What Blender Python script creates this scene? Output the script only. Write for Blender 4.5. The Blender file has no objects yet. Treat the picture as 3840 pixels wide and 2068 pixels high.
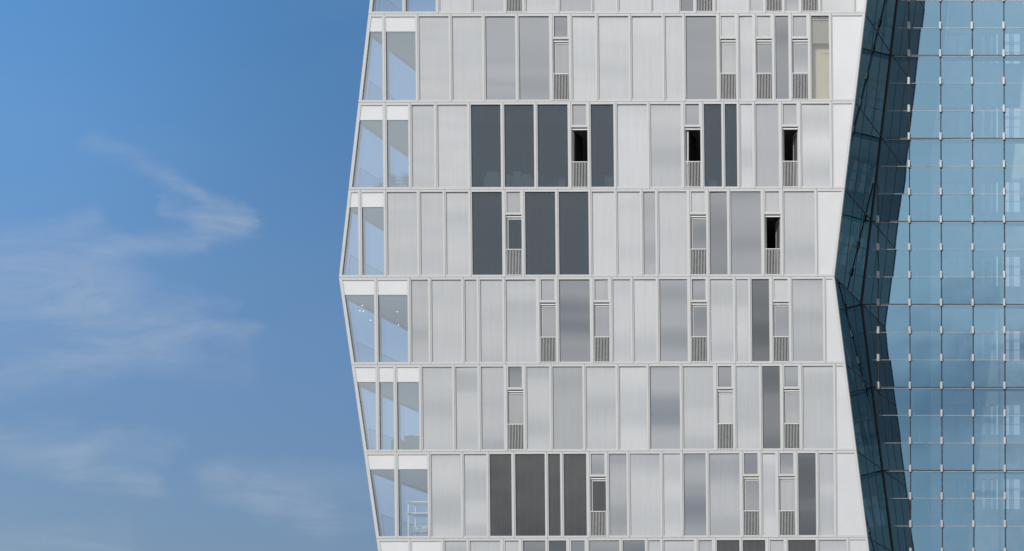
import bpy, math, random
from mathutils import Vector
random.seed(7)
C = bpy.context.scene
col = C.collection

# ---------------------------------------------------------------- camera, light, exposure
# The facade stands at y = 0, 60 m in front of the lens; S = pixels of the photograph per metre there.
S, VX, VY, DIST, EYE = 93.7, 5290.0, 3180.0, 60.0, 1.7
cam = bpy.data.objects.new("camera", bpy.data.cameras.new("camera"))
col.objects.link(cam)
cam.location = (0, -DIST, EYE); cam.rotation_euler = (math.radians(90), 0, 0)
cam.data.sensor_width = 36; cam.data.lens = 36 * DIST * S / 3840
cam.data.shift_x = -(VX - 1920) / 3840; cam.data.shift_y = (VY - 1034) / 3840
cam.data.clip_start = 0.5; cam.data.clip_end = 3000
C.camera = cam
SUN = Vector((-0.56, -3.0, 2.24)).normalized()          # direction towards the sun
sl = bpy.data.lights.new("sun", 'SUN'); sl.energy = 2.3; sl.angle = math.radians(0.53); sl.color = (1.0, 0.965, 0.91)
so = bpy.data.objects.new("sun", sl); col.objects.link(so)
so.rotation_euler = SUN.to_track_quat('Z', 'Y').to_euler()
so.location = (0, -40, 80)
C.view_settings.view_transform = 'Standard'; C.view_settings.look = 'None'
C.view_settings.exposure = 0.0; C.view_settings.gamma = 1
C.cycles.max_bounces = 14; C.cycles.transparent_max_bounces = 24
C.cycles.glossy_bounces = 6; C.cycles.caustics_reflective = False; C.cycles.caustics_refractive = False

# ---------------------------------------------------------------- sky
W = bpy.data.worlds.new("World"); C.world = W; W.use_nodes = True
nt = W.node_tree; nt.nodes.clear()

class NG:
    """small node helper"""
    def __init__(s, nt): s.nt = nt
    def n(s, t, **k):
        x = s.nt.nodes.new(t)
        for a, b in k.items(): setattr(x, a, b)
        return x
    def link(s, a, b): s.nt.links.new(a, b)
    def put(s, sock, v):
        if v is None: return
        if hasattr(v, 'is_output'): s.link(v, sock)
        else: sock.default_value = v
    def m(s, op, a, b=None, c=None, clamp=False):
        x = s.n('ShaderNodeMath', operation=op, use_clamp=clamp)
        for i, v in enumerate((a, b, c)): s.put(x.inputs[i], v)
        return x.outputs[0]
    def smooth(s, v, lo, hi, a=0.0, b=1.0):
        x = s.n('ShaderNodeMapRange', interpolation_type='SMOOTHSTEP')
        s.put(x.inputs[0], v)
        for i, q in enumerate((lo, hi, a, b)): s.put(x.inputs[i + 1], q)
        return x.outputs[0]
    def mix(s, f, a, b, mode='MIX'):
        x = s.n('ShaderNodeMix', data_type='RGBA', blend_type=mode)
        s.put(x.inputs[0], f); s.put(x.inputs[6], a); s.put(x.inputs[7], b)
        return x.outputs[2]
    def noise(s, vec, scale, detail=4, rough=.5, dist=0.0):
        x = s.n('ShaderNodeTexNoise')
        if vec is not None: s.put(x.inputs['Vector'], vec)
        x.inputs['Scale'].default_value = scale; x.inputs['Detail'].default_value = detail
        x.inputs['Roughness'].default_value = rough; x.inputs['Distortion'].default_value = dist
        return x.outputs['Fac']
    def xyz(s, x, y, z):
        c = s.n('ShaderNodeCombineXYZ')
        for i, v in enumerate((x, y, z)): s.put(c.inputs[i], v)
        return c.outputs[0]

g = NG(nt)
sky = g.n('ShaderNodeTexSky', sky_type='NISHITA', sun_disc=False)
sky.sun_elevation = math.asin(SUN.z); sky.sun_rotation = math.atan2(SUN.x, SUN.y)
sky.altitude = 50; sky.air_density = 1.0; sky.dust_density = 0.5; sky.ozone_density = 2.2
tc = g.n('ShaderNodeTexCoord'); sep = g.n('ShaderNodeSeparateXYZ'); g.link(tc.outputs['Generated'], sep.inputs[0])
X, Y, Z = sep.outputs
ay = g.m('MAXIMUM', g.m('ABSOLUTE', Y), 0.05)
u = g.m('DIVIDE', X, ay); v = g.m('DIVIDE', Z, ay)
north = g.smooth(Y, -0.05, 0.05)
# thin cirrus in the northern sky: soft streaks given as segments (u0,v0)-(u1,v1), width, weight
def U(px): return (px - VX) / (DIST * S)
def V(py): return (VY - py) / (DIST * S)
wn1 = g.noise(g.xyz(g.m('MULTIPLY', u, 3.0), g.m('MULTIPLY', v, 7.0), 0.3), 3.2, 7, .68)
wn2 = g.noise(g.xyz(g.m('MULTIPLY', u, 3.0), g.m('MULTIPLY', v, 7.0), 7.3), 3.2, 7, .68)
uw = g.m('ADD', u, g.m('MULTIPLY', g.m('SUBTRACT', wn1, .5), .06))
vw = g.m('ADD', v, g.m('MULTIPLY', g.m('SUBTRACT', wn2, .5), .035))
segs = [(330, 520, 640, 690, 26, .30), (640, 690, 760, 760, 24, .5), (760, 760, 890, 812, 22, .62), (620, 785, 790, 840, 17, .45), (780, 835, 880, 850, 38, .5),
        (880, 852, 720, 905, 30, .5), (720, 905, 420, 950, 34, .5), (420, 950, 40, 990, 42, .42), (-60, 925, 340, 822, 30, .45), (-80, 1080, 300, 1130, 125, .5),
        (300, 1130, 620, 1230, 75, .55), (620, 1230, 905, 1272, 30, .58), (560, 1290, -20, 1440, 48, .5), (640, 1360, 920, 1392, 36, .22), (610, 1128, 860, 1150, 16, .2),
        (40, 1680, 300, 1705, 42, .42), (240, 1705, 370, 1650, 36, .42), (300, 1750, 560, 1812, 32, .55), (-60, 1635, 260, 1600, 28, .3), (370, 1650, 640, 1700, 28, .36),
        (800, 1820, 1000, 1900, 36, .42), (980, 1868, 1200, 1940, 48, .5), (1150, 1950, 1390, 1962, 24, .42), (860, 1800, 1390, 1820, 42, .3), (-60, 2045, 450, 2032, 48, .36)]
acc = None
for (x0, y0, x1, y1, wd, wt) in segs:
    ax, ayy, bx, by = U(x0), V(y0), U(x1), V(y1)
    dx, dy = bx - ax, by - ayy; L2 = dx * dx + dy * dy
    pu = g.m('SUBTRACT', uw, ax); pv = g.m('SUBTRACT', vw, ayy)
    t = g.m('DIVIDE', g.m('ADD', g.m('MULTIPLY', pu, dx), g.m('MULTIPLY', pv, dy)), L2, clamp=True)
    eu = g.m('SUBTRACT', pu, g.m('MULTIPLY', t, dx)); ev = g.m('SUBTRACT', pv, g.m('MULTIPLY', t, dy))
    d = g.m('SQRT', g.m('ADD', g.m('MULTIPLY', eu, eu), g.m('MULTIPLY', ev, ev)))
    r = wd * 1.35 / (DIST * S)
    m_ = g.smooth(d, 0.0, r * 2.1, wt, 0.0)
    acc = m_ if acc is None else g.m('SUBTRACT', g.m('ADD', acc, m_), g.m('MULTIPLY', acc, m_))
fib = g.noise(g.xyz(g.m('ADD', g.m('MULTIPLY', u, 4.0), g.m('MULTIPLY', v, 2.0)), g.m('MULTIPLY', v, 15.0), 2.0), 3.0, 9, .7, .8)
cir = g.m('MULTIPLY', acc, g.smooth(fib, .3, .68, .42, 1.3))
veil = g.m('MULTIPLY', g.smooth(g.noise(g.xyz(g.m('MULTIPLY', u, 2.0), g.m('MULTIPLY', v, 6.0), 5.0), 1.6, 5, .55), .4, .8), .16)
cirn = g.m('MULTIPLY', g.m('ADD', cir, veil), north, clamp=True)
# southern sky (behind the viewer): broad pale cloud sheets round the sun
cs = g.noise(g.xyz(g.m('MULTIPLY', u, .7), g.m('MULTIPLY', v, 3.8), 1.2), 2.0, 1.6, .4, .2)
south = g.m('SUBTRACT', 1.0, north)
csm_ = g.m('MULTIPLY', g.smooth(g.m('ADD', cs, g.m('MULTIPLY', g.m('SUBTRACT', v, .34), .40)), .34, .60, .0, 1.0), south)
# clear-air tint by elevation (hazier and greyer low down, deep blue higher up)
ramp = g.n('ShaderNodeValToRGB'); el = ramp.color_ramp.elements
el[0].position = .0; el[0].color = (.50, .45, .46, 1)
el[1].position = 1.0; el[1].color = (.50, .86, 1.04, 1)
for p_, c_ in ((.20, (.50, .51, .56, 1)), (.33, (.555, .665, .765, 1)), (.46, (.53, .76, .90, 1)), (.58, (.50, .84, 1.02, 1))):
    e_ = el.new(p_); e_.color = c_
g.link(g.m('MINIMUM', v, 1.0), ramp.inputs[0])
lift = g.m('ADD', 1.0, g.m('MULTIPLY', g.smooth(u, -.68, -.96, 0.0, .32), g.smooth(v, .28, .5, .25, 1.0)))
skyc = g.mix(1.0, sky.outputs[0], ramp.outputs[0], 'MULTIPLY')
skyc = g.mix(1.0, skyc, g.xyz(lift, lift, lift), 'MULTIPLY')
c1 = g.mix(g.m('MULTIPLY', cirn, 0.46), skyc, (3.3, 3.9, 4.75, 1))
c2 = g.mix(south, c1, g.mix(g.m('MULTIPLY', csm_, g.smooth(v, 2.5, 1.0)), (3.5, 4.2, 5.0, 1), (8.8, 9.0, 9.2, 1)))
bg = g.n('ShaderNodeBackground'); g.link(c2, bg.inputs[0]); bg.inputs[1].default_value = 0.125
wo = g.n('ShaderNodeOutputWorld'); g.link(bg.outputs[0], wo.inputs[0])

# ---------------------------------------------------------------- materials
M = {}
def mat(name):
    m = bpy.data.materials.new(name); m.use_nodes = True
    m.node_tree.nodes.clear(); M[name] = m
    g = NG(m.node_tree); out = g.n('ShaderNodeOutputMaterial')
    return m, g, out
def principled(g, color, rough=.5, metal=0.0, spec=.5, normal=None):
    p = g.n('ShaderNodeBsdfPrincipled')
    g.put(p.inputs['Base Color'], color); g.put(p.inputs['Roughness'], rough)
    p.inputs['Metallic'].default_value = metal; p.inputs['Specular IOR Level'].default_value = spec
    if normal is not None: g.link(normal, p.inputs['Normal'])
    return p.outputs[0]
def plain(name, c, rough=.5, metal=0.0, var=.06, scale=1.2, spec=.5):
    m, g, out = mat(name)
    tc = g.n('ShaderNodeTexCoord')
    f = g.noise(tc.outputs['Object'], scale, 5, .6)
    k = g.smooth(f, .3, .7, 1 - var, 1 + var)
    cc = g.mix(1.0, (*c, 1), g.xyz(k, k, k), 'MULTIPLY')
    g.link(principled(g, cc, rough, metal, spec), out.inputs[0]); return m

def frame_mat():
    m, g, out = mat('painted_aluminium')
    tc = g.n('ShaderNodeTexCoord'); ob = tc.outputs['Object']
    a = g.noise(ob, .9, 5, .6); s = g.n('ShaderNodeSeparateXYZ'); g.link(ob, s.inputs[0])
    streak = g.noise(g.xyz(g.m('MULTIPLY', s.outputs[0], 14.0), 0.0, g.m('MULTIPLY', s.outputs[2], 1.3)), 1.0, 4, .6)
    fine = g.noise(ob, 55, 3, .7)
    dirt = g.m('MULTIPLY', g.smooth(streak, .5, .8), g.smooth(a, .35, .65))
    c = g.mix(g.m('MULTIPLY', dirt, .55), (.52, .52, .518, 1), (.36, .335, .29, 1))
    k = g.smooth(fine, .2, .8, .93, 1.05)
    c = g.mix(1.0, c, g.xyz(k, k, k), 'MULTIPLY')
    g.link(principled(g, c, .45, 0, .4), out.inputs[0])
frame_mat()
plain('white_panel', (.56, .565, .575), .35, var=.03, scale=.7)
plain('spandrel_white', (.635, .635, .645), .35, var=.03, scale=.7)
plain('white_metal', (.72, .72, .71), .4, var=.05, scale=3)
plain('white_lacquer', (.9, .9, .9), .4, var=.01)
plain('ceiling', (.36, .34, .34), .8, var=.03)
plain('floor_boards', (.16, .13, .10), .5)
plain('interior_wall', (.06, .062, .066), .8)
plain('dark_gasket', (.022, .022, .024), .5)
plain('bronze_metal', (.06, .048, .042), .4, 0.3)
plain('clamp_metal', (.43, .42, .41), .45, .1, var=.1, scale=8)
plain('light_metal', (.62, .61, .60), .35, 0)
plain('mullion_metal', (.032, .03, .03), .6, 0, spec=.2)
plain('beige_board', (.56, .525, .45), .6, var=.03)
plain('white_fabric', (.75, .75, .73), .9)
plain('dark_fabric', (.012, .014, .018), .9)
plain('cream_fabric', (.6, .56, .48), .9)
plain('terracotta', (.35, .16, .09), .8)
plain('bark', (.13, .09, .06), .9)
plain('leaf', (.018, .04, .026), .45, var=.4, scale=6)
plain('concrete', (.34, .33, .32), .85, var=.12, scale=.5)
plain('paving', (.26, .25, .24), .85, var=.15, scale=.3)
plain('door_dark', (.016, .016, .017), .6, spec=.2)
plain('post_grey', (.08, .085, .09), .6)
plain('slab_front', (.10, .10, .105), .8)
plain('cover_grey', (.30, .30, .305), .8)
plain('door_grey', (.10, .10, .10), .6)
plain('slab_edge', (.12, .125, .13), .8)
plain('standin_wall', (.36, .35, .32), .8, var=.2)
plain('standin_wall_pale', (.42, .41, .39), .8, var=.2)
plain('blind_grey', (.62, .64, .68), .8, var=.2)

def frosted():
    # glass with a pale screen right behind it: object colour = screen tone, alpha = share of mirror reflection
    m, g, out = mat('screened_glass')
    oi = g.n('ShaderNodeObjectInfo'); uv = g.n('ShaderNodeUVMap'); s = g.n('ShaderNodeSeparateXYZ'); g.link(uv.outputs[0], s.inputs[0])
    uu, vv = s.outputs[0], s.outputs[1]
    # hairline seams of the screen every 31 cm
    fr = g.m('FRACT', g.m('DIVIDE', g.m('ADD', uu, .307 - .145), .307))
    seam = g.m('LESS_THAN', g.m('ABSOLUTE', g.m('SUBTRACT', fr, .5)), .5 - .016)
    seam = g.m('SUBTRACT', 1.0, seam)
    dots = g.smooth(g.noise(g.xyz(0.0, g.m('MULTIPLY', vv, 30.0), 0.0), 1, 2, .5), .35, .6)
    sm = g.m('MULTIPLY', g.m('MULTIPLY', seam, dots), .22)
    tc = g.n('ShaderNodeTexCoord')
    off0 = g.m('MULTIPLY', oi.outputs['Random'], 91.0)
    weave = g.noise(g.xyz(g.m('MULTIPLY', uu, 6.0), g.m('MULTIPLY', vv, 60.0), oi.outputs['Random']), 1.0, 4, .7)
    grain = g.noise(tc.outputs['Object'], 46, 3, .8)
    k = g.m('MULTIPLY', g.smooth(weave, .25, .75, .965, 1.03), g.smooth(grain, .25, .75, .96, 1.035))
    k = g.m('MULTIPLY', k, g.m('SUBTRACT', 1.0, sm))
    rain = g.noise(g.xyz(g.m('MULTIPLY', uu, 9.0), g.m('MULTIPLY', vv, .5), off0), 1.0, 3, .6)
    k = g.m('MULTIPLY', k, g.smooth(rain, .3, .7, .955, 1.02))
    c = g.mix(1.0, oi.outputs['Color'], g.xyz(k, k, k), 'MULTIPLY')
    off = g.m('MULTIPLY', oi.outputs['Random'], 37.0)
    bn = g.noise(g.xyz(g.m('MULTIPLY', uu, .08), g.m('MULTIPLY', vv, .55), off), 1.0, 0, .4)
    bump = g.n('ShaderNodeBump'); bump.inputs['Strength'].default_value = 1.0; bump.inputs['Distance'].default_value = .23
    g.link(bn, bump.inputs['Height'])
    d = g.n('ShaderNodeBsdfDiffuse'); g.link(c, d.inputs[0])
    gl = g.n('ShaderNodeBsdfGlossy'); gl.inputs['Roughness'].default_value = .16; gl.inputs[0].default_value = (.93, .96, 1, 1)
    g.link(bump.outputs[0], gl.inputs['Normal'])
    mx = g.n('ShaderNodeMixShader'); g.link(oi.outputs['Alpha'], mx.inputs[0]); g.link(d.outputs[0], mx.inputs[1]); g.link(gl.outputs[0], mx.inputs[2])
    g.link(mx.outputs[0], out.inputs[0])
frosted()

def glass(name, trans, refl, fac, rough=0.0, wave=0.0, wscale=.6, seams=False, haze=None):
    m, g, out = mat(name)
    t = g.n('ShaderNodeBsdfTransparent'); t.inputs[0].default_value = (*trans, 1)
    gl = g.n('ShaderNodeBsdfGlossy'); gl.inputs['Roughness'].default_value = rough; gl.inputs[0].default_value = (*refl, 1)
    if wave:
        tc = g.n('ShaderNodeTexCoord'); oi = g.n('ShaderNodeObjectInfo')
        vm = g.n('ShaderNodeVectorMath', operation='ADD'); g.link(tc.outputs['Object'], vm.inputs[0])
        r = g.m('MULTIPLY', oi.outputs['Random'], 50.0); g.link(g.xyz(0.0, r, 0.0), vm.inputs[1])
        bn = g.noise(vm.outputs[0], wscale, 2, .4)
        b = g.n('ShaderNodeBump'); b.inputs['Distance'].default_value = wave; g.link(bn, b.inputs['Height']); g.link(b.outputs[0], gl.inputs['Normal'])
    mx = g.n('ShaderNodeMixShader'); mx.inputs[0].default_value = fac
    g.link(t.outputs[0], mx.inputs[1]); g.link(gl.outputs[0], mx.inputs[2])
    res = mx.outputs[0]
    if haze:
        d = g.n('ShaderNodeBsdfDiffuse'); d.inputs[0].default_value = (*haze[0], 1)
        f = haze[1]
        if seams:
            uv = g.n('ShaderNodeUVMap'); s = g.n('ShaderNodeSeparateXYZ'); g.link(uv.outputs[0], s.inputs[0])
            fr = g.m('FRACT', g.m('DIVIDE', g.m('ADD', s.outputs[0], .307 - .145), .307))
            seam = g.m('GREATER_THAN', g.m('ABSOLUTE', g.m('SUBTRACT', fr, .5)), .5 - .014)
            dots = g.smooth(g.noise(g.xyz(0.0, g.m('MULTIPLY', s.outputs[1], 26.0), 0.0), 1, 2, .5), .35, .6)
            f = g.m('ADD', haze[1], g.m('MULTIPLY', g.m('MULTIPLY', seam, dots), .2))
        m2 = g.n('ShaderNodeMixShader'); g.put(m2.inputs[0], f); g.link(res, m2.inputs[1]); g.link(d.outputs[0], m2.inputs[2]); res = m2.outputs[0]
    g.link(res, out.inputs[0]); return m
glass('clear_glass', (.97, .985, 1.0), (.82, .93, 1), .32)
glass('side_clear_glass', (.97, .99, 1.0), (1, 1, 1), .04, haze=((.80, .92, 1.0), .16))
glass('plain_glass', (.93, .92, .88), (1, 1, 1), .12)
glass('fin_glass', (.90, .90, .985), (1, 1, 1), .05)
glass('rail_glass', (.80, .84, .86), (1, 1, 1), .10)
glass('dark_window_glass', (.46, .50, .53), (.75, .88, 1.0), .065, 0.02, .07, .4, True, ((.30, .35, .38), .07))
glass('grey_window_glass', (.40, .41, .42), (.90, .91, .90), .07, 0.02, .05, .4, True, ((.38, .38, .38), .10))
glass('curtain_wall_glass', (.78, .84, .86), (.36, .65, .88), .45, 0.0, .022, .3)
glass('side_dark_glass', (.02, .03, .04), (.62, .92, 1.0), .18, 0.0, .006, .5)
m, g_, out = mat('lamp_glow'); e = g_.n('ShaderNodeEmission'); e.inputs[0].default_value = (1, .8, .55, 1); e.inputs[1].default_value = 2.6; g_.link(e.outputs[0], out.inputs[0])

m, g_, out = mat('glow_blind'); e = g_.n('ShaderNodeEmission'); e.inputs[0].default_value = (.82, .86, 1, 1); e.inputs[1].default_value = .5; g_.link(e.outputs[0], out.inputs[0])  # emission added to imitate daylight on the pale patches; no lamp there

# ---------------------------------------------------------------- mesh helpers
def P(px, py, d=0.0):                       # a point of the facade plane, pushed d metres back into the building
    return Vector(((px - VX) / S, d, EYE + (VY - py) / S))
def AT(px, py, d):                          # a point seen at that spot of the photograph, d metres behind the facade
    k = 1 + d / DIST
    return Vector(((px - VX) / S * k, d, EYE + (VY - py) / S * k))
class MB:
    def __init__(s): s.v = []; s.f = []; s.uv = None; s.mi = []; s.cur = 0
    def face(s, *pts):
        n = len(s.v); s.v += [tuple(p) for p in pts]; s.f.append(tuple(range(n, n + len(pts)))); s.mi.append(s.cur)
    def hexa(s, a, b):                      # a, b: matching rings of n points
        n = len(a)
        s.face(*reversed(a)); s.face(*b)
        for i in range(n):
            j = (i + 1) % n; s.face(a[i], a[j], b[j], b[i])
    def box(s, x0, x1, y0, y1, z0, z1):
        a = [Vector((x0, y0, z0)), Vector((x1, y0, z0)), Vector((x1, y0, z1)), Vector((x0, y0, z1))]
        s.hexa([p.copy() for p in a], [Vector((p.x, y1, p.z)) for p in a])
    def pbox(s, quad, y0, y1):              # prism over a facade quad given in pixels
        s.hexa([P(x, y, y0) for x, y in quad], [P(x, y, y1) for x, y in quad])
    def ring(s, o, i, y0, y1, sp=.016):     # frame between quads o and i; its left leg is splayed inwards
        for k in range(4):
            j = (k + 1) % 4
            d = lambda q: y0 + (sp if k == 3 else 0)
            s.hexa([P(*o[k], y0), P(*o[j], y0), P(*i[j], d(j)), P(*i[k], d(k))], [P(*o[k], y1), P(*o[j], y1), P(*i[j], y1), P(*i[k], y1)])
    def bar(s, a, b, r, n=6):
        a = Vector(a); b = Vector(b); d = (b - a).normalized()
        t = d.orthogonal().normalized(); w = d.cross(t)
        A = [a + (t * math.cos(q) + w * math.sin(q)) * r for q in [2 * math.pi * i / n for i in range(n)]]
        B = [p + (b - a) for p in A]; s.hexa(A, B)
    def build(s, name, mats, parent=None, bevel=0, smooth=False):
        me = bpy.data.meshes.new(name); me.from_pydata(s.v, [], s.f)
        for q in (mats if isinstance(mats, (list, tuple)) else [mats]): me.materials.append(M[q])
        me.polygons.foreach_set('material_index', s.mi)
        if smooth: me.polygons.foreach_set('use_smooth', [True] * len(s.f))
        if s.uv:
            ul = me.uv_layers.new(name='UVMap'); k = 0
            for p in me.polygons:
                for li in p.loop_indices:
                    ul.data[li].uv = s.uv(me.vertices[me.loops[li].vertex_index].co)
        me.update()
        import bmesh
        bm = bmesh.new(); bm.from_mesh(me); bmesh.ops.remove_doubles(bm, verts=bm.verts, dist=1e-5); bmesh.ops.recalc_face_normals(bm, faces=bm.faces); bm.to_mesh(me); bm.free()
        o = bpy.data.objects.new(name, me); col.objects.link(o)
        if parent: o.parent = parent; o.matrix_parent_inverse = parent.matrix_world.inverted()
        if bevel:
            b = o.modifiers.new('bevel', 'BEVEL'); b.width = bevel; b.segments = 2; b.limit_method = 'ANGLE'
        return o
def root(name, loc, label, cat, group=None):
    o = bpy.data.objects.new(name, None); col.objects.link(o); o.location = loc; o.empty_display_size = .3
    o['label'] = label; o['category'] = cat
    if group: o['group'] = group
    bpy.context.view_layer.update()
    return o

# ---------------------------------------------------------------- silhouettes and floor joints of the tower (photograph pixels)
KY = 1036.0
def silL(y): return 1270.3 + (KY - y) * .1131 if y < KY else 1270.3 + (y - KY) * .1431
def silR(y): return 3128 + (KY - y) * .1178 if y < KY else 3128 + (y - KY) * .127
JL = [-277, 53.2, 385.2, 711.8, 1041, 1368, 1696, 2020.5, 2348]
JR = [-281, 49.7, 379.4, 708.0, 1037, 1363, 1690, 2015.5, 2343]
def J(k, x): return JL[k] + (JR[k] - JL[k]) * (x - 1240) / 2000
LEAN = .0095
Zx = lambda z: 1240 + z / 2.576

# ---------------------------------------------------------------- ground
gr = MB(); gr.face((-900, -500, 0), (900, -500, 0), (900, 1500, 0), (-900, 1500, 0))
o = gr.build('ground', 'paving'); o['kind'] = 'structure'

# ---------------------------------------------------------------- the white tower
tower = root('apartment_tower', ((2200 - VX) / S, 5, 0), 'white zigzag-sided residential tower of framed screen panels, narrow balcony doors and glazed left corner', 'building')

# bays of every floor: (left, right, kind, tone); positions in the measuring scale Zx
R = 2576
rows = {
 0: [(0, 685, 'c0'), (714, 1007, 'c'), (1042, 1330, 'f', .78), (1364, 1660, 'f', .73), (1692, 1843, 'b', .6, .62), (1877, 2174, 'f', .76), (2207, 2507, 'f', .68), (2529, R + 170, 'f', .77),
     (R + 200, R + 489, 'f', .76), (R + 522, R + 764, 'f', .79), (R + 795, R + 919, 'g', .52), (R + 952, R + 1107, 'b', .6, .6), (R + 1139, R + 1432, 'f', .78), (R + 1468, R + 1592, 'f', .72),
     (R + 1624, R + 1777, 'b', .6, .6), (R + 1810, R + 1938, 'g', .56), (R + 1970, R + 2125, 'b', .6, .6), (R + 2158, R + 2454, 'g', .56), (R + 2489, 0, 'w')],
 1: [(0, 495, 'c0'), (527, 816, 'c'), (847, 1138, 'f', .74), (1168, 1458, 'f', .75), (1490, 1780, 'g', .62), (1813, 2107, 'g', .60), (2145, 2297, 'b', .55, .68), (2330, 2552, 'f', .77),
     (R + 6, R + 297, 'f', .76), (R + 328, R + 620, 'f', .77), (R + 652, R + 818, 'f', .77), (R + 850, R + 1147, 'g', .56), (R + 1183, R + 1335, 'b', .79, .72), (R + 1367, R + 1494, 'f', .76),
     (R + 1530, R + 1683, 'b', .74, .58), (R + 1716, R + 1843, 'g', .52), (R + 1878, R + 2030, 'b', .68, .60), (R + 2064, R + 2235, 'k'), (R + 2268, 0, 'w')],
 2: [(0, 500, 'c0'), (537, 747, 'c'), (778, 996, 'f', .74), (1027, 1316, 'f', .77), (1350, 1638, 'd'), (1672, 1960, 'd'), (1993, 2287, 'd'), (2323, 2477, 'o', .64, 0), (2508, R + 153, 'd'),
     (R + 187, R + 476, 'f', .79), (R + 508, R + 803, 'f', .71), (R + 840, R + 992, 'o', .62, 1), (R + 1025, R + 1196, 'd'), (R + 1228, R + 1345, 'd'), (R + 1376, R + 1493, 'f', .77),
     (R + 1526, R + 1747, 'f', .67), (R + 1783, R + 1935, 'o', .62, 2), (R + 1969, R + 2240, 'f', .75), (R + 2273, 0, 'w')],
 3: [(0, 263, 'c0'), (297, 510, 'c'), (540, 830, 'f', .74), (862, 1080, 'f', .74), (1110, 1327, 'f', .76), (1360, 1652, 'd'), (1688, 1840, 'b', .68, .36), (1873, 2167, 'd'), (2199, 2488, 'd'),
     (2521, R + 160, 'f', .78), (R + 190, R + 408, 'f', .77), (R + 440, R + 556, 'f', .66), (R + 588, R + 860, 'f', .75), (R + 895, R + 1048, 'b', .77, .55), (R + 1080, R + 1250, 'g', .52),
     (R + 1283, R + 1577, 'g', .57), (R + 1613, R + 1766, 'o', .75, 2), (R + 1798, R + 2095, 'f', .72), (R + 2128, 0, 'w')],
 4: [(0, 418, 'c0'), (453, 740, 'c'), (772, 938, 'f', .70), (970, 1260, 'f', .74), (1290, 1408, 'f', .72), (1440, 1655, 'f', .73), (1687, 1980, 'f', .74), (2019, 2170, 'b', .65, .62),
     (2202, 2500, 'g', .54), (2538, R + 113, 'b', .70, .62), (R + 145, R + 317, 'f', .76), (R + 347, R + 563, 'f', .77), (R + 596, R + 866, 'g', .60), (R + 903, R + 1055, 'b', .60, .56),
     (R + 1087, R + 1308, 'f', .74), (R + 1338, R + 1455, 'f', .75), (R + 1487, R + 1657, 'g', .42), (R + 1694, R + 1846, 'b', .76, .62), (R + 1880, R + 2175, 'f', .70), (R + 2207, 0, 'w')],
 5: [(0, 432, 'c0'), (465, 604, 'c'), (637, 850, 'c'), (881, 1170, 'f', .73), (1201, 1416, 'f', .74), (1449, 1668, 'f', .71), (1704, 1857, 'b', .52, .66), (1888, 2110, 'f', .74),
     (2140, 2430, 'f', .67), (2462, R + 173, 'f', .74), (R + 206, R + 472, 'f', .78), (R + 502, R + 793, 'g', .62), (R + 825, R + 1118, 'f', .73), (R + 1155, R + 1306, 'b', .52, .77),
     (R + 1339, R + 1560, 'f', .75), (R + 1590, R + 1761, 'g', .46), (R + 1797, R + 1949, 'b', .6, .68), (R + 1981, R + 2276, 'f', .74), (R + 2308, 0, 'w')],
 6: [(0, 613, 'c0'), (648, 933, 'c'), (964, 1252, 'f', .76), (1284, 1500, 'f', .76), (1531, 1744, 'e'), (1778, 2066, 'e'), (2097, 2215, 'e'), (2246, 2467, 'e'), (2503, R + 78, 'b', .65, .38),
     (R + 108, R + 280, 'f', .67), (R + 312, R + 602, 'f', .75), (R + 633, R + 798, 'f', .78), (R + 830, R + 1045, 'g', .60), (R + 1077, R + 1371, 'f', .69), (R + 1407, R + 1558, 'b', .58, .60),
     (R + 1590, R + 1717, 'f', .77), (R + 1752, R + 1904, 'b', .60, .72), (R + 1937, R + 2107, 'g', .42), (R + 2138, R + 2280, 'f', .74), (R + 2313, 0, 'w')],
 7: [(0, 748, 'c0'), (780, 1065, 'c'), (1098, 1312, 'f', .74), (1343, 1635, 'f', .77), (1672, 1824, 'b', .76, .6), (1855, 2073, 'g', .50), (2106, 2275, 'g', .48), (2313, 2464, 'b', .62, .6),
     (2495, R + 212, 'g', .56), (R + 245, R + 459, 'g', .56), (R + 491, R + 606, 'f', .74), (R + 638, R + 932, 'f', .74), (R + 968, R + 1119, 'b', .66, .6), (R + 1152, R + 1372, 'e'),
     (R + 1403, R + 1621, 'e'), (R + 1660, R + 1811, 'b', .74, .6), (R + 1841, R + 2109, 'e'), (R + 2140, R + 2405, 'f', .74), (R + 2438, 0, 'w')],
}
def lin(s): return ((s + .055) / 1.055) ** 2.4
def screen(mb, quad, y, name, parent, tone, refl):
    a = [P(px, py, y) for px, py in quad]
    # a few millimetres out of true, as real panes are
    t1, t2 = random.gauss(0, .004), random.gauss(0, .004)
    a[0].y += t1; a[1].y += t2; a[2].y -= t1 * .6; a[3].y -= t2 * .6
    mb = MB(); b = [p + Vector((0, .012, 0)) for p in a]; mb.hexa(a, b)
    x0, z0 = a[0].x, a[2].z
    mb.uv = lambda c: (c.x - x0, c.z - z0)
    o = mb.build(name, 'screened_glass', parent)
    # screen albedo that, together with its mirror share of a pale sky, gives the wanted tone
    l = max(.025, (lin(tone) - refl * .85) / ((1 - refl) * 1.12))
    o.color = (l * 1.0, l * .995, l * .99, refl)
    return o
def pane(quad, y, name, parent, m, th=.01):
    a = [P(px, py, y) for px, py in quad]
    mb = MB()
    if th: mb.hexa(a, [p + Vector((0, th, 0)) for p in a])
    else: mb.face(*a)
    x0, z0 = a[0].x, a[2].z
    mb.uv = lambda c: (c.x - x0, c.z - z0)
    return mb.build(name, m, parent)

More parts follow.
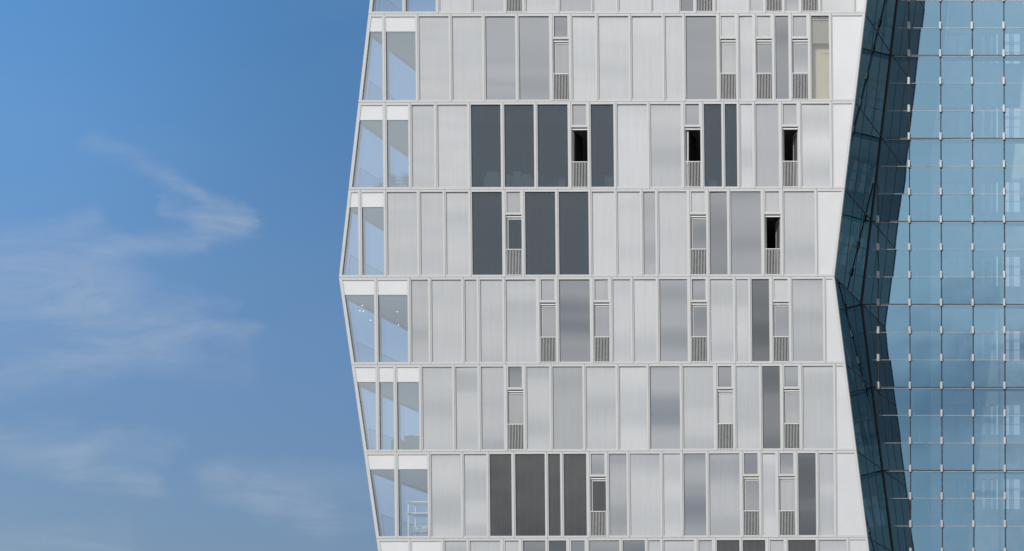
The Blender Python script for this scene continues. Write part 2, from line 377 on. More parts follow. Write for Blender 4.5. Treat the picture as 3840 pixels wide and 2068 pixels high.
GAP = .55
FR = 'painted_aluminium'
for k, bays in rows.items():
    n = len(bays)
    xo = []
    for i, b in enumerate(bays):
        xl = Zx(b[0]); xo.append(xl - (1.8 if b[2] in 'bo' else 3.6))
    for i, b in enumerate(bays):
        kind = b[2]
        def lx(x, y): return x + LEAN * (y - J(k, x))
        first, last = kind == 'c0', kind == 'w'
        jt = lambda x: J(k, x) + GAP
        jb = lambda x: J(k + 1, x) - GAP
        # outer quad: top-left, top-right, bottom-right, bottom-left
        def corner(x, top, side):
            y = (jt if top else jb)(x)
            if side == 'L' and first: return (silL(y) , y)
            if side == 'R' and last: return (silR(y), y)
            return (lx(x, y) + (GAP if side == 'L' else -GAP), y)
        xa = xo[i] if not first else silL(J(k, 1300))
        xb = xo[i + 1] if not last else silR(J(k, 3200))
        outer = [corner(xa, 1, 'L'), corner(xb, 1, 'R'), corner(xb, 0, 'R'), corner(xa, 0, 'L')]
        xl = Zx(b[0]) if not first else None
        xr = Zx(b[1]) if not last else None
        def iq(yt, yb, xl=xl, xr=xr):
            def L(y): return silL(y) + 11 if first else lx(xl, y)
            def Rr(y): return silR(y) - 8.5 if last else lx(xr, y)
            xm = xa; xn = xb
            return [(L(yt(xm)), yt(xm)), (Rr(yt(xn)), yt(xn)), (Rr(yb(xn)), yb(xn)), (L(yb(xm)), yb(xm))]
        top = lambda x: J(k, x) + 9.2
        bot = lambda x: J(k + 1, x) - 8.6
        if kind in ('c0', 'c'):
            top = lambda x: J(k, x) + 10.5
            p = pane(iq(lambda x: J(k, x) + 66, bot), .045, 'corner_window', tower, 'clear_glass', 0)
            f = MB(); f.ring(outer, iq(top, bot), 0.0, .05, .008); f.cur = 1
            q = iq(lambda x: J(k, x) + 66, bot); f.ring(outer, [(q[0][0] + .3, q[0][1]), (q[1][0] - .3, q[1][1]), (q[2][0] - .3, q[2][1]), (q[3][0] + .3, q[3][1])], .0505, .20, 0)
            f.build('window_frame', [FR, 'post_grey'], p)
            s = MB(); s.pbox(iq(top, lambda x: J(k, x) + 65), .03, .049); s.build('spandrel', 'spandrel_white', p)
            # glass stiffening fin standing behind the mullion
            q = iq(lambda x: J(k, x) + 66, bot)
            fm = MB(); fm.face(P(q[0][0] - 1, q[0][1], .21), P(q[0][0] - 1, q[0][1], .46), P(q[3][0] - 1, q[3][1], .46), P(q[3][0] - 1, q[3][1], .21))
            fm.build('glass_fin', 'fin_glass', p)
        elif kind in 'fg':
            p = screen(None, iq(top, bot), .05, 'screen_panel', tower, b[3], .21 if kind == 'f' else min(.44, 1.0 * lin(b[3])))
            f = MB(); f.ring(outer, iq(top, bot), 0.0, .07); f.build('panel_frame', FR, p)
        elif kind in 'de':
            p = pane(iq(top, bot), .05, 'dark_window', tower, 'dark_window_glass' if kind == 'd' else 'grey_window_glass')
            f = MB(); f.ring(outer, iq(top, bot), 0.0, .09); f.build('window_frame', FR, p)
        elif kind == 'k':
            p = pane(iq(top, bot), .05, 'clear_window', tower, 'plain_glass')
            f = MB(); f.ring(outer, iq(top, bot), 0.0, .09)
            f.pbox(iq(lambda x: J(k, x) + 19.5, lambda x: J(k, x) + 21.8), .062, .09); f.build('window_frame', FR, p)
            sh = MB(); sh.pbox(iq(lambda x: J(k, x) + 22.5, lambda x: J(k, x) + 108), .11, .13); sh.build('added_cover', 'cover_grey', p)  # grey sheet added to cover the brightly lit slab face behind
        elif kind == 'w':
            q = iq(top, bot); mb = MB(); mb.pbox(q, .03, .06); p = mb.build('white_panel', 'white_panel', tower)
            f = MB(); f.ring(outer, q, 0.0, .09); f.build('panel_frame', FR, p)
        else:                                # balcony doors
            head = lambda x: J(k, x) + 95.5
            sill = lambda x: J(k + 1, x) - 5.5
            tt = lambda x: J(k, x) + 87
            xl, xr = Zx(b[0]), Zx(b[1])
            q = iq(head, sill)
            open_ = kind == 'o'
            # the outer frame of the unit with its two openings
            f = MB()
            tq = iq(top, tt, xl + 3.0, xr - 4.6)
            f.ring([outer[0], outer[1], (lx(xb, head(xb)) - GAP, head(xb) - 1.2), (lx(xa, head(xa)) + GAP, head(xa) - 1.2)], tq, 0.0, .09)
            f.ring([(lx(xa, head(xa)) + GAP, head(xa) - 1.2), (lx(xb, head(xb)) - GAP, head(xb) - 1.2), outer[2], outer[3]], q, 0.003, .11)
            p = f.build('balcony_door', FR, tower)
            screen(None, tq, .05, 'transom_panel', p, b[3], .13 if b[3] > .66 else .28)
            hb = MB(); hq = iq(lambda x: head(x) + 3.8, lambda x: head(x) + 8.0); hq = [(x + (1.0 if i_ in (0, 3) else -.8), y) for i_, (x, y) in enumerate(hq)]
            hb.pbox(hq, .045, .10); hb.build('blind_box', 'white_metal', p)
            if not open_:
                tone = b[4]
                lf = MB()
                o1 = iq(lambda x: head(x) + 9.5, sill, xl + 2.0, xr - .3)
                i1 = iq(lambda x: head(x) + 15, lambda x: sill(x) - 3, xl + 4.6, xr - 1.5)
                lf.ring(o1, i1, .085, .13); lf.build('door_frame', 'painted_aluminium', p)
                rl = iq(lambda x: head(x) + 15, lambda x: J(k, x) + 225, xl + 4.6, xr - 1.5)
                if tone < .45: pane(rl, .10, 'door_glass', p, 'grey_window_glass' if k == 6 else 'dark_window_glass')
                else:
                    screen(None, rl, .10, 'door_glass', p, tone, .24 if tone < .65 else .12)
                rl = iq(lambda x: J(k, x) + 225.5, lambda x: sill(x) - 1, xl + 1.6, xr - .4)
                kb = MB(); kb.pbox(rl, .07, .084); kb.build('lower_panel', 'door_dark', p)
            else:
                # an open leaf swung into the dark room
                mode = b[4]
                z0 = P(0, sill(xl) - 4).z; z1 = P(0, head(xl) + 10).z
                lf = MB()
                if mode == 0: hx, ang, wdt = P(xl + 3, 0).x, math.radians(86), .56
                elif mode == 1: hx, ang, wdt = P(xl + 7.5, 0).x, math.radians(88), .60
                else: hx, ang, wdt = P(xr - 3.0, 0).x, math.radians(128), .62
                dx, dy = math.cos(ang), math.sin(ang); nx, ny = -dy, dx
                def L4(s, t, z): return Vector((hx + dx * s + nx * t, .125 + dy * s + ny * t, z))
                def slab(s0, s1, za, zb, t0=-.02, t1=.02): lf.hexa([L4(s0, t0, za), L4(s1, t0, za), L4(s1, t0, zb), L4(s0, t0, zb)], [L4(s0, t1, za), L4(s1, t1, za), L4(s1, t1, zb), L4(s0, t1, zb)])
                lf.cur = 0
                slab(0, .05, z0, z1)
                if mode < 2: lf.cur = 1
                slab(wdt - .05, wdt, z0, z1); slab(.05, wdt - .05, z1 - .05, z1); slab(.05, wdt - .05, z0, z0 + .05)
                lf.cur = 1; slab(.05, wdt - .05, z0 + .05, z1 - .05, -.012, .012)
                lf.build('door_leaf', ['door_grey' if mode == 0 else 'white_metal', 'door_grey' if mode == 2 else 'door_dark'], p)
            # fin railing in front of the door
            rt = lambda x: J(k, x) + 224.5
            rm = MB()
            rm.pbox(iq(rt, lambda x: rt(x) + 2.2, xl + .7, xr - .7), -.012, .03)
            rm.pbox(iq(lambda x: sill(x) - 2.6, lambda x: sill(x) - .4, xl + .7, xr - .7), -.012, .03)
            wbar = (xr - xl - 2.4) / 10
            for j in range(11):
                xc = xl + 1.2 + wbar * j
                y0, y1 = rt(xc) + 2.2, sill(xc) - 2.6
                rm.pbox([(lx(xc, y0) - .6, y0), (lx(xc, y0) + .6, y0), (lx(xc, y1) + .6, y1), (lx(xc, y1) - .6, y1)], -.008, .006)
            rm.build('railing', 'white_metal', p)
        # structural post standing behind the left joint of the bay
        if not first:
            ya, yb_ = J(k, xa), J(k + 1, xa)
            pm = MB(); w = 3.0
            deep = .17 if kind in ('c',) or (i and bays[i - 1][2] in ('c', 'c0')) else .16
            if kind != 'c': pm.pbox([(lx(xa, ya) - w, ya + .4), (lx(xa, ya) + w, ya + .4), (lx(xa, yb_) + w, yb_ - .4), (lx(xa, yb_) - w, yb_ - .4)], .1605 if kind == 'c' else .1205, .2 if kind == 'c' else .155)
            if kind != 'c': pm.build('mullion', FR, p)

# floor slabs with ceiling, following the zigzag
def zig(ya, yb):
    """split a height band at the kink"""
    return [ya, KY, yb] if ya < KY < yb else [ya, yb]
for k in range(0, 9):
    sm = MB()
    yt, yb = JL[k] - 7.5, JL[k] + 65.5
    ys = zig(yt, yb)
    for a, b in zip(ys[:-1], ys[1:]):
        sm.cur = 0
        dr = -3 * (1)
        q = [(silL(a) + 1.5, a), (silR(a) - 3, a + dr), (silR(b) - 3, b + dr), (silL(b) + 1.5, b)]
        sm.pbox(q, .205, 9.0)
    o = sm.build('floor_slab', ['ceiling', 'floor_boards', 'slab_front'], tower)
    for p_ in o.data.polygons:
        if p_.normal.z > .9: p_.material_index = 1
        if p_.normal.y < -.9: p_.material_index = 2
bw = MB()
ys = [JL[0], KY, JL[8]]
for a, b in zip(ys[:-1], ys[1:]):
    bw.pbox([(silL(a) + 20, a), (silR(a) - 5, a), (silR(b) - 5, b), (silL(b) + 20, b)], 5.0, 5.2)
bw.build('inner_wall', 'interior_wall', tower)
# base and upper storeys outside the picture
bs = MB(); yb = JL[8] + 66
g0 = VY + EYE * S
bs.pbox([(silL(yb) + 3, yb + 1), (silR(yb) - 3, yb + 1), (silR(yb) - 3, g0), (silL(yb) + 3, g0)], .05, 9.0)
bs.build('tower_base', 'concrete', tower)
us = MB(); us.pbox([(silL(-1260), -1260), (silR(-1260) - 3, -1260), (silR(-280) - 3, -280.6), (silL(-277) , -277.6)], 0.0, 9.0)
us.build('upper_storeys', 'white_panel', tower)
JS = [-1260, -935, -608] + JR

# left side: glazing, balustrades, side posts on every floor
for k in range(0, 8):
    ya, yb = JL[k] + 66, JL[k + 1] - 8
    sg = MB()
    a, b = silL(ya) + 2.5, silL(yb) + 2.5
    sg.face(P(a, ya, .17), P(a, ya, 9), P(b, yb, 9), P(b, yb, .17))
    p = sg.build('side_window', 'side_clear_glass', tower)
    fm = MB()
    def rail(y, h, d0, d1, w=3.5):
        x = silL(y) + 1.0
        fm.hexa([P(x, y, d0), P(x + w, y, d0), P(x + w, y + h, d0), P(x, y + h, d0)], [P(x, y, d1), P(x + w, y, d1), P(x + w, y + h, d1), P(x, y + h, d1)])
    rail(ya, 9, .165, 9); rail(yb - 6, 6, .165, 9)
    for d in (5.6, 7.6):
        fm.hexa([P(silL(ya) + 1, ya, d), P(silL(ya) + 6, ya, d), P(silL(yb) + 6, yb, d), P(silL(yb) + 1, yb, d)],
                [P(silL(ya) + 1, ya, d + .1), P(silL(ya) + 6, ya, d + .1), P(silL(yb) + 6, yb, d + .1), P(silL(yb) + 1, yb, d + .1)])
    fm.build('window_frame', FR, p)
    bl = MB()
    yt = JL[k + 1] - 8 - 88
    xa_, xb_ = silL(yt) + 9, silL(yb) + 9
    bl.cur = 0; bl.face(P(xa_, yt, .36), P(xa_, yt, 6), P(xb_, yb, 6), P(xb_, yb, .36))
    bl.cur = 1
    bl.hexa([P(xa_, yt - 1.6, .35), P(xa_ + 1.4, yt - 1.6, .35), P(xa_ + 1.4, yt, .35), P(xa_, yt, .35)], [P(xa_, yt - 1.6, 6), P(xa_ + 1.4, yt - 1.6, 6), P(xa_ + 1.4, yt, 6), P(xa_, yt, 6)])
    bl.hexa([P(xa_, yt, .345), P(xa_ + .8, yt, .345), P(xb_ + .8, yb, .345), P(xb_, yb, .345)], [P(xa_, yt, .36), P(xa_ + .8, yt, .36), P(xb_ + .8, yb, .36), P(xb_, yb, .36)])
    bl.build('balustrade', ['rail_glass', 'door_dark'], p)

# right side: leaning walls of dark glass, three bays deep
D = 3.0
for k in range(0, len(JS) - 1):
    ya, yb = JS[k] + .6, JS[k + 1] - .6
    for i in range(3):
        d0, d1 = .10 + i * .955 + .012, .10 + (i + 1) * .955 - .012
        sg = MB()
        a, b = silR(ya) - .8, silR(yb) - .8
        if ya < KY < yb:
            sg.face(P(a, ya, d0), P(silR(KY) - .8, KY, d0), P(silR(KY) - .8, KY, d1), P(a, ya, d1))
        else: sg.face(P(a, ya, d0), P(b, yb, d0), P(b, yb, d1), P(a, ya, d1))
        sg.build('side_pane', 'side_dark_glass', tower)
# dark backing, joints between the panes, corner trims
bk = MB(); lm = MB(); ct = MB(); et = MB()
for a, b in ((JS[0], KY), (KY, JR[8] + 60)):
    bk.hexa([P(silR(a) - 4, a, .1), P(silR(a) - 2.2, a, .1), P(silR(b) - 2.2, b, .1), P(silR(b) - 4, b, .1)], [P(silR(a) - 4, a, 8.9), P(silR(a) - 2.2, a, 8.9), P(silR(b) - 2.2, b, 8.9), P(silR(b) - 4, b, 8.9)])
    ct.hexa([P(silR(a) - 4, a, 2.985), P(silR(a) + 4, a, 2.985), P(silR(b) + 4, b, 2.985), P(silR(b) - 4, b, 2.985)], [P(silR(a) - 4, a, 3.1), P(silR(a) + 4, a, 3.1), P(silR(b) + 4, b, 3.1), P(silR(b) - 4, b, 3.1)])
    et.hexa([P(silR(a) - 2, a, .0902), P(silR(a) + .9, a, .0902), P(silR(b) + .9, b, .0902), P(silR(b) - 2, b, .0902)], [P(silR(a) - 2, a, .105), P(silR(a) + .9, a, .105), P(silR(b) + .9, b, .105), P(silR(b) - 2, b, .105)])
bk.build('side_wall_backing', 'dark_gasket', tower)
ct.build('corner_gutter', 'dark_gasket', tower)
et.build('edge_trim', 'bronze_metal', tower)
for i in (1, 2):
    d = .10 + i * .955; jm = MB()
    for a, b in ((JS[0], KY), (KY, JR[8])):
        jm.hexa([P(silR(a) - 2, a, d - .012), P(silR(a) + .1, a, d - .012), P(silR(b) + .1, b, d - .012), P(silR(b) - 2, b, d - .012)], [P(silR(a) - 2, a, d + .012), P(silR(a) + .1, a, d + .012), P(silR(b) + .1, b, d + .012), P(silR(b) - 2, b, d + .012)])
    jm.build('side_joint', 'dark_gasket', tower)
for y in JS[1:]:
    jm = MB()
    jm.hexa([P(silR(y) - 2, y - 1.8, .105), P(silR(y) + .9, y - 1.8, .105), P(silR(y) + .9, y + 1.8, .105), P(silR(y) - 2, y + 1.8, .105)], [P(silR(y) - 2, y - 1.8, 2.98), P(silR(y) + .9, y - 1.8, 2.98), P(silR(y) + .9, y + 1.8, 2.98), P(silR(y) - 2, y + 1.8, 2.98)])
    jm.build('side_joint', 'dark_gasket', tower)

# ---------------------------------------------------------------- the glass office block
GS = S / 1.05
def G(px, py, d=0.0): return Vector(((px - VX) / GS, 3.0 + d, EYE + (VY - py) / GS))
office = root('glass_office_block', ((3700 - VX) / GS, 8, 0), 'blue reflective curtain-wall block with small metal clamps on its mullions, right of the white tower', 'building')
cols = [3051.6, 3170.4, 3289.2, 3407.8, 3526.6, 3645.4, 3764.3, 3883, 4002, 4121, 4240, 4359]
GL = lambda x: .0039 * (1 - max(0, (x - 3408)) / 1200)
def gx(c, y): return c + y * GL(c)
def junction(y):                            # edge of the tower where it meets the curtain wall, in this plane's pixels
    x = (silR(VY - (VY - y) * 1.05) - VX) / 1.05 + VX
    return x
rowy = [98.6 + 7.4 + 103.75 * (k - 1) for k in range(0, 24)]      # horizontal joints
panes = []; rest = MB()
for ci in range(len(cols) - 1):
    for ri in range(-2, len(rowy)):
        y0 = rowy[0] + 103.75 * ri; y1 = y0 + 103.75
        ja, jb_ = junction(y0 + 1) - 1, junction(y1 - 1) - 1
        la, lb = gx(cols[ci], y0), gx(cols[ci], y1); ra, rb = gx(cols[ci + 1], y0), gx(cols[ci + 1], y1)
        if ra < ja and rb < jb_: continue
        la, lb = max(la + 1.2, ja), max(lb + 1.2, jb_)
        la = min(la, ra - 2); lb = min(lb, rb - 2)
        q = [G(la, y0 + 1), G(ra - 1.2, y0 + 1), G(rb - 1.2, y1 - 1), G(lb, y1 - 1)]
        vis = 0
        if y1 > 0 and y0 < 2068 and la < 3840: vis = (min(y1, 2068) - max(y0, 0)) * (min(ra, 3840) - la)
        panes.append((vis, q))
panes.sort(key=lambda t: -t[0])
for i, (vis, q) in enumerate(panes):
    if i < 100 and vis > 0:
        mb = MB(); t1, t2 = random.gauss(0, .004), random.gauss(0, .004)
        q = [p.copy() for p in q]; q[0].y += t1; q[1].y += t2; q[2].y -= t1; q[3].y -= t2
        mb.face(*q); mb.build('glass_pane', 'curtain_wall_glass', office)
    else: rest.face(*q)
o = rest.build('outer_glass', 'curtain_wall_glass', office); o['kind'] = 'stuff'
# mullions
for ci, c in enumerate(cols[1:], 1):
    mm = MB()
    ys_ = [-170, 2290] if ci > 2 else ([690, 1480] if ci == 2 else None)
    if ys_ is None: continue
    a, b = ys_
    mm.hexa([G(gx(c, a) - 1.7, a, -.012), G(gx(c, a) + 1.7, a, -.012), G(gx(c, b) + 1.7, b, -.012), G(gx(c, b) - 1.7, b, -.012)], [G(gx(c, a) - 1.9, a, .12), G(gx(c, a) + 1.9, a, .12), G(gx(c, b) + 1.9, b, .12), G(gx(c, b) - 1.9, b, .12)])
    mm.build('mullion', 'mullion_metal', office)
for ri, y in enumerate(rowy[:-1]):
    dark = ri % 3 == 2
    xs = max(junction(y) + 12, 3190)
    tilt = lambda x: y + (x - 3400) * (y / 2068) * .0015
    st = MB()
    def strip(x0, x1, dy, h, d0, d1):
        a = [G(x0, tilt(x0) + dy, d0), G(x1, tilt(x1) + dy, d0), G(x1, tilt(x1) + dy + h, d0), G(x0, tilt(x0) + dy + h, d0)]
        st.hexa(a, [p + Vector((0, d1 - d0, 0)) for p in a])
    if dark:
        strip(xs - 12, 4359, -3.4, 2.8, -.008, .10); st.build('floor_joint', 'dark_gasket', office); st = MB()
    edges = [xs] + [gx(c, y) for c in cols if gx(c, y) > xs + 5]
    for a, b in zip(edges[:-1], edges[1:]):
        x0 = a + (9.5 if a != xs else 0)
        if b - 5 > x0: strip(x0, b - 7, 1.6 if dark else -.5, 1.0, -.014, -.004)
    st.build('joint_strip', 'light_metal', office)
    if ri < 21:
        for ci, c in enumerate(cols[2:7], 2):
            if ci == 2 and not (7 <= ri <= 14 and ri * 1.0 >= 8): continue
            cx = gx(c, y); cy = y - 7.4
            cm = MB()
            a = [G(cx - 4.3, cy - 13.6), G(cx + 4.1, cy - 13.6), G(cx + 4.1, cy + 13.4), G(cx - 4.3, cy + 13.4)]
            cm.hexa([p + Vector((0, -.075, 0)) for p in a], [p + Vector((0, .02, 0)) for p in a])
            cm.build('clamp', 'clamp_metal', office, bevel=.008)
# behind the curtain wall: edge beams, dark side, added facade imitating reflected windows
BS = S / (71.6 / 60)
def Bk(px, py): return ((px - VX) / BS, EYE + (VY - py) / BS)
for k in range(-1, 9):
    yy = rowy[2] + k * 311.25; sb = MB()
    sb.box(max(G(junction(yy) + 6, 0).x, -23), G(4359, 0).x, 3.13, 3.32, G(0, yy + 5).z, G(0, yy - 4).z)
    sb.build('edge_beam', 'slab_edge', office)
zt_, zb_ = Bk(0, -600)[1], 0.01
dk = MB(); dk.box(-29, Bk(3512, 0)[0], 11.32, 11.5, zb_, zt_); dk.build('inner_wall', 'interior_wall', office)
for k in range(-1, 9):
    yb0 = 809 + 277 * (k - 2); wall = MB(); pan = MB(); mu = MB()
    z_t, z_b = Bk(0, yb0 - 277)[1], Bk(0, yb0)[1]; zo = Bk(0, yb0 - 112)[1]; zl = Bk(0, yb0 - 128)[1]; zk = Bk(0, yb0 - 150)[1]
    X_ = lambda p: Bk(p, 0)[0]
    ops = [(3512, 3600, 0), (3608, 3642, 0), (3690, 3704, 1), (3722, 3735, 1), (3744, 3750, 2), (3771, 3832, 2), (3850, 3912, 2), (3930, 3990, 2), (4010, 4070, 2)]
    wall.box(X_(3500), X_(4600), 11.21, 11.4, zk, z_t)
    px_ = 3500
    for a, b, q in ops + [(4600, 4600, 0)]:
        wall.box(X_(px_), X_(a), 11.21, 11.4, z_b, zo if b > a else zo); px_ = b
    wall.box(X_(3500), X_(4600), 11.21, 11.4, zo, zk)
    w = wall.build('standin_facade', 'standin_wall', office)
    for a, b, q in ops:
        pan = MB(); pan.box(X_(a), X_(b), 11.26, 11.3, z_b, zo)
        pan.build('standin_blind', ('standin_wall_pale', 'blind_grey', 'glow_blind')[q], w)
        if q == 2 and b - a > 20:
            for f_ in (.40, .5, .60): xx = X_(a + (b - a) * f_); mu.box(xx - .025, xx + .025, 11.18, 11.2, z_b, zo)
            for f_ in (.34, .62, .68): zz = z_b + (zo - z_b) * f_; mu.box(X_(a), X_(b), 11.14, 11.17, zz - .012, zz + .012)
    mu.build('standin_bars', 'standin_wall', w)

# ---------------------------------------------------------------- things standing in the rooms
def floor_z(k): return P(0, JL[k + 1] - 7.5).z
def plant(px, py, d, k, label, seed, rad, n=46):
    rnd = random.Random(seed)
    c = AT(px, py, d); fz = floor_z(k)
    r = root('yucca_plant', (c.x, c.y, fz), label, 'plant', 'spiky plants in the corner room')
    pot = MB(); N = 14
    for a in range(N):
        q0, q1 = 2 * math.pi * a / N, 2 * math.pi * (a + 1) / N
        for (ra, rb, za, zb) in ((.11, .16, 0, .22), (.16, .175, .22, .22), (.175, .175, .22, .26), (.175, .14, .26, .26), (.14, .13, .26, .2)):
            pot.face(*[Vector((c.x + R_ * math.cos(q), c.y + R_ * math.sin(q), fz + z)) for R_, q, z in ((ra, q0, za), (ra, q1, za), (rb, q1, zb), (rb, q0, zb))])
        pot.face(Vector((c.x, c.y, fz + .21)), Vector((c.x + .135 * math.cos(q0), c.y + .135 * math.sin(q0), fz + .21)), Vector((c.x + .135 * math.cos(q1), c.y + .135 * math.sin(q1), fz + .21)))
    pot.build('pot', 'terracotta', r)
    st = MB(); st.bar((c.x, c.y, fz + .2), (c.x + .02, c.y, c.z - .05), .022, 8); st.build('stem', 'bark', r)
    lf = MB()
    for i in range(n):
        az = rnd.uniform(0, 2 * math.pi); el = math.radians(rnd.choice([rnd.uniform(25, 88), rnd.uniform(-25, 40)]))
        L = rad * rnd.uniform(.75, 1.12); w = .022
        side = Vector((-math.sin(az), math.cos(az), 0))
        prev = None; pos = Vector((c.x + .02, c.y, c.z - .06 + rnd.uniform(-.06, .06))); e = el
        for s_ in range(6):
            t = s_ / 5; ww = w * (1 - t) ** .6 * (.6 + .8 * min(1, t * 4))
            a_, b_ = pos - side * ww, pos + side * ww
            if prev: lf.face(prev[0], a_, b_, prev[1])
            prev = (a_, b_)
            pos = pos + Vector((math.cos(az) * math.cos(e), math.sin(az) * math.cos(e), math.sin(e))) * L / 5
            e -= .16
    lf.build('leaves', 'leaf', r)
plant(Zx(585), 360 + 832 / 2.576, .9, 2, 'fuller spiky green pot plant in the middle of the glazed corner room', 3, .50, 90)
plant(Zx(735), 360 + 832 / 2.576, .75, 2, 'spiky green pot plant nearest the first screen panel in the corner room', 5, .50, 90)
plant(Zx(478), 360 + 878 / 2.576, 1.1, 2, 'low sprawling spiky plant half behind the corner window mullion', 9, .30, 30)

# drying rack on the lowest full corner room
c = AT(Zx(850), 1668 + 890 / 2.576, .9); fz = floor_z(6)
r = root('shelf_rack', (c.x, c.y, fz), 'white open metal rack with slanting shelves in the lowest glazed corner', 'shelf rack')
def ax(zx, zy, d): return AT(Zx(zx), 1668 + zy / 2.576, d)
zs = [ax(0, 567, .9).z, ax(0, 676, .9).z, ax(0, 800, .9).z]
x0, x1 = ax(778, 0, .9).x, ax(990, 0, .9).x
for xx in (x0, x1):
    m_ = MB()
    for yy in (.72, 1.15): m_.box(xx - .02, xx + .02, yy, yy + .024, fz, zs[0] + .06)
    m_.box(xx - .012, xx + .012, .744, 1.15, zs[0] + .03, zs[0] + .05)
    m_.build('upright', 'white_lacquer', r)
for z_ in zs[:2]:
    m_ = MB(); m_.box(x0 - .02, x1 + .02, .62, 1.22, z_ - .02, z_ + .02); m_.build('shelf', 'white_lacquer', r, bevel=.004)
m_ = MB()
for q_ in range(4):
    z_ = zs[2] - q_ * .075
    for yy in (.70, 1.18): m_.box(x0 - .01, x1 + .01, yy, yy + .012, z_, z_ + .012)
    for xx in (x0 - .01, x1): m_.box(xx, xx + .01, .712, 1.18, z_, z_ + .012)
for q_ in range(9):
    xx = x0 + (x1 - x0) * (q_ + .5) / 9; m_.box(xx, xx + .008, .69, .70, zs[2] - .23, zs[2])
m_.build('wire_basket', 'white_lacquer', r)
def lump(name, cx, cy, z0, rx, ry, h, m, label=None, cat=None, seed=1, parent=None):
    rnd = random.Random(seed); mb = MB(); N, K = 14, 7
    ring = []
    for a in range(K + 1):
        t = a / K; rr = (.75 + .35 * math.sin(math.pi * t)) if a < K else .25
        ring.append([Vector((cx + rx * rr * math.cos(2 * math.pi * b / N) * rnd.uniform(.88, 1.1), cy + ry * rr * math.sin(2 * math.pi * b / N) * rnd.uniform(.88, 1.1), z0 + h * t)) for b in range(N)])
    for a in range(K):
        for b in range(N): mb.face(ring[a][b], ring[a][(b + 1) % N], ring[a + 1][(b + 1) % N], ring[a + 1][b])
    mb.face(*reversed(ring[0])); mb.face(*ring[K])
    o = mb.build(name, m, parent, smooth=True)
    if label: o['label'] = label; o['category'] = cat
    return o
lump('laundry_bag', ax(825, 0, .9).x, .93, zs[2] - .24, .09, .12, .26, 'white_fabric', 'white lumpy bag left in the wire basket of the rack', 'bag', 4)
lump('laundry_bag', ax(915, 0, .9).x, .93, zs[2] - .24, .11, .12, .30, 'cream_fabric', 'cream lumpy bag right in the wire basket of the rack', 'bag', 8)

# dark lounge chair with cream cushion
def armchair(px, d, k, width, hgt, label, fab, cush, rot=0.0, cat='armchair', group=None, name='armchair'):
    c = AT(px, 0, d); fz = floor_z(k)
    r = root(name, (c.x, c.y, fz), label, cat, group)
    w = width / 2
    a = MB(); a.box(c.x - w, c.x + w, c.y - .02, c.y + .62, fz + .12, fz + .42); s_ = a.build('seat', fab, r, bevel=.05)
    a = MB(); a.box(c.x - w, c.x + w, c.y - .14, c.y + .0, fz + .12, fz + hgt); a.build('backrest', fab, r, bevel=.06)
    for sg in (-1, 1):
        a = MB(); x_ = c.x + sg * (w + .045); a.box(x_ - .045, x_ + .045, c.y - .1, c.y + .6, fz + .12, fz + .58); a.build('armrest', fab, r, bevel=.03)
    a = MB(); a.box(c.x - w + .04, c.x + w - .04, c.y - .10, c.y + .04, fz + hgt - .06, fz + hgt + .03); a.build('cushion', cush, r, bevel=.04)
    for sx in (-1, 1):
        for sy in (0, .52):
            a = MB(); a.bar((c.x + sx * (w - .04), c.y + sy, fz), (c.x + sx * (w - .04), c.y + sy, fz + .13), .018, 8); a.build('leg', 'door_dark', r)
    return r
armchair(Zx(800), .85, 5, .62, .80, 'dark upholstered armchair with cream cushion in the glazed corner room', 'dark_fabric', 'cream_fabric')
armchair(Zx(655), .75, 5, .30, .66, 'smaller dark stool chair left of the dark armchair', 'dark_fabric', 'dark_fabric', name='side_chair', cat='chair')

# chairs under pale covers behind the dark panes
for i, (zx, h_, wd_, lab) in enumerate([(1580, .78, .55, 'pale covered chair behind the first dark pane, leftmost of its row'), (1715, .72, .40, 'narrow pale covered chair second in its row behind dark glass'),
                                  (1815, .80, .34, 'tall narrow pale covered chair third in its row behind dark glass'), (1905, .74, .42, 'pale covered chair with rounded back, rightmost of its row')]):
    armchair(Zx(zx), .45 + .12 * (i % 2), 2, wd_, h_, lab, 'white_fabric', 'white_fabric', name='covered_chair', cat='chair', group='covered chairs behind the dark panes')
def table(px, d, k, w, h, label):
    c = AT(px, 0, d); fz = floor_z(k); r = root('side_table', (c.x, c.y, fz), label, 'table')
    a = MB(); a.box(c.x - w / 2, c.x + w / 2, c.y, c.y + w, fz + h - .04, fz + h); a.build('tabletop', 'white_metal', r, bevel=.006)
    for sx in (-1, 1):
        for sy in (.03, w - .03): a = MB(); a.box(c.x + sx * (w / 2 - .03) - .02, c.x + sx * (w / 2 - .03) + .02, c.y + sy - .02, c.y + sy + .02, fz, fz + h - .04); a.build('leg', 'white_metal', r)
    a = MB(); a.box(c.x - w / 2 + .02, c.x + w / 2 - .02, c.y + .02, c.y + .035, fz + .15, fz + h - .05); a.build('front_board', 'white_metal', r)
table(Zx(2230), .4, 2, .28, .52, 'small pale side table behind the third dark pane')
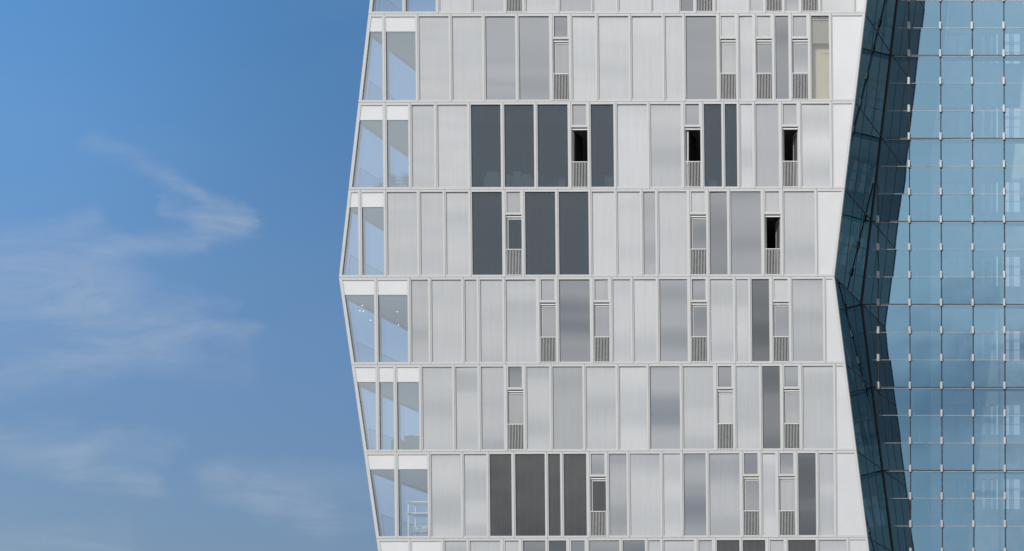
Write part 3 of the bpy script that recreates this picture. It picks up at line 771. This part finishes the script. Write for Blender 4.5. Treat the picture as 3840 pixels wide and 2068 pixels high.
table(Zx(R + 110), .4, 2, .34, .66, 'tall pale side table behind the dark pane beside a balcony door')
table(Zx(R + 1115), .4, 2, .36, .48, 'pale side table behind the narrow dark pane right of an open door')
# wardrobe behind the one clear window
c = AT(Zx(R + 2165), 0, .35); fz = floor_z(1)
r = root('beige_wardrobe', (c.x, c.y, fz), 'plain beige wardrobe standing right behind the only clear window', 'wardrobe')
x0 = AT(Zx(R + 2084), 0, .3).x; x1 = AT(Zx(R + 2262), 0, .3).x; zt = AT(0, 420 / 2.576, .3).z
a = MB(); a.box(x0, x1, .30, .9, fz, zt); a.build('carcass', 'beige_board', r, bevel=.01)
a = MB(); a.box(x0 + .38, x1 - .01, .285, .298, AT(0, 520 / 2.576, .3).z - .004, AT(0, 520 / 2.576, .3).z + .004); a.build('drawer_gap', 'slab_edge', r)
# pendant lamps
for i, (zx, zy, d, lab) in enumerate([(305, 378, .7, 'topmost glowing pendant bulb in the left pane of the corner window'), (283, 428, .8, 'glowing pendant bulb lower left of the close pair'), (317, 433, .9, 'glowing pendant bulb lower right of the close pair'),
                        (383, 520, .8, 'lowest glowing pendant bulb in the left corner pane'), (643, 437, .7, 'brighter upper pendant bulb in the second corner pane'), (655, 567, .9, 'lower pendant bulb in the second corner pane')]):
    p0 = AT(Zx(zx), 1000 + zy / 2.576, d)
    r = root('pendant_lamp', p0, lab, 'lamp', 'pendant bulbs in the corner room')
    cz = P(0, JL[4] + 65.5).z
    a = MB(); N = 8
    for q in range(N):
        for w in range(6):
            t0, t1 = math.pi * w / 6, math.pi * (w + 1) / 6; f0, f1 = 2 * math.pi * q / N, 2 * math.pi * (q + 1) / N
            pt = lambda t, f: p0 + Vector((math.sin(t) * math.cos(f), math.sin(t) * math.sin(f), math.cos(t))) * .017
            a.face(pt(t0, f0), pt(t1, f0), pt(t1, f1), pt(t0, f1))
    a.build('bulb', 'lamp_glow', r)
    a = MB(); a.bar(p0 + Vector((0, 0, .022)), Vector((p0.x, p0.y, max(cz, p0.z + .05))), .0015, 5); a.build('cord', 'white_metal', r)
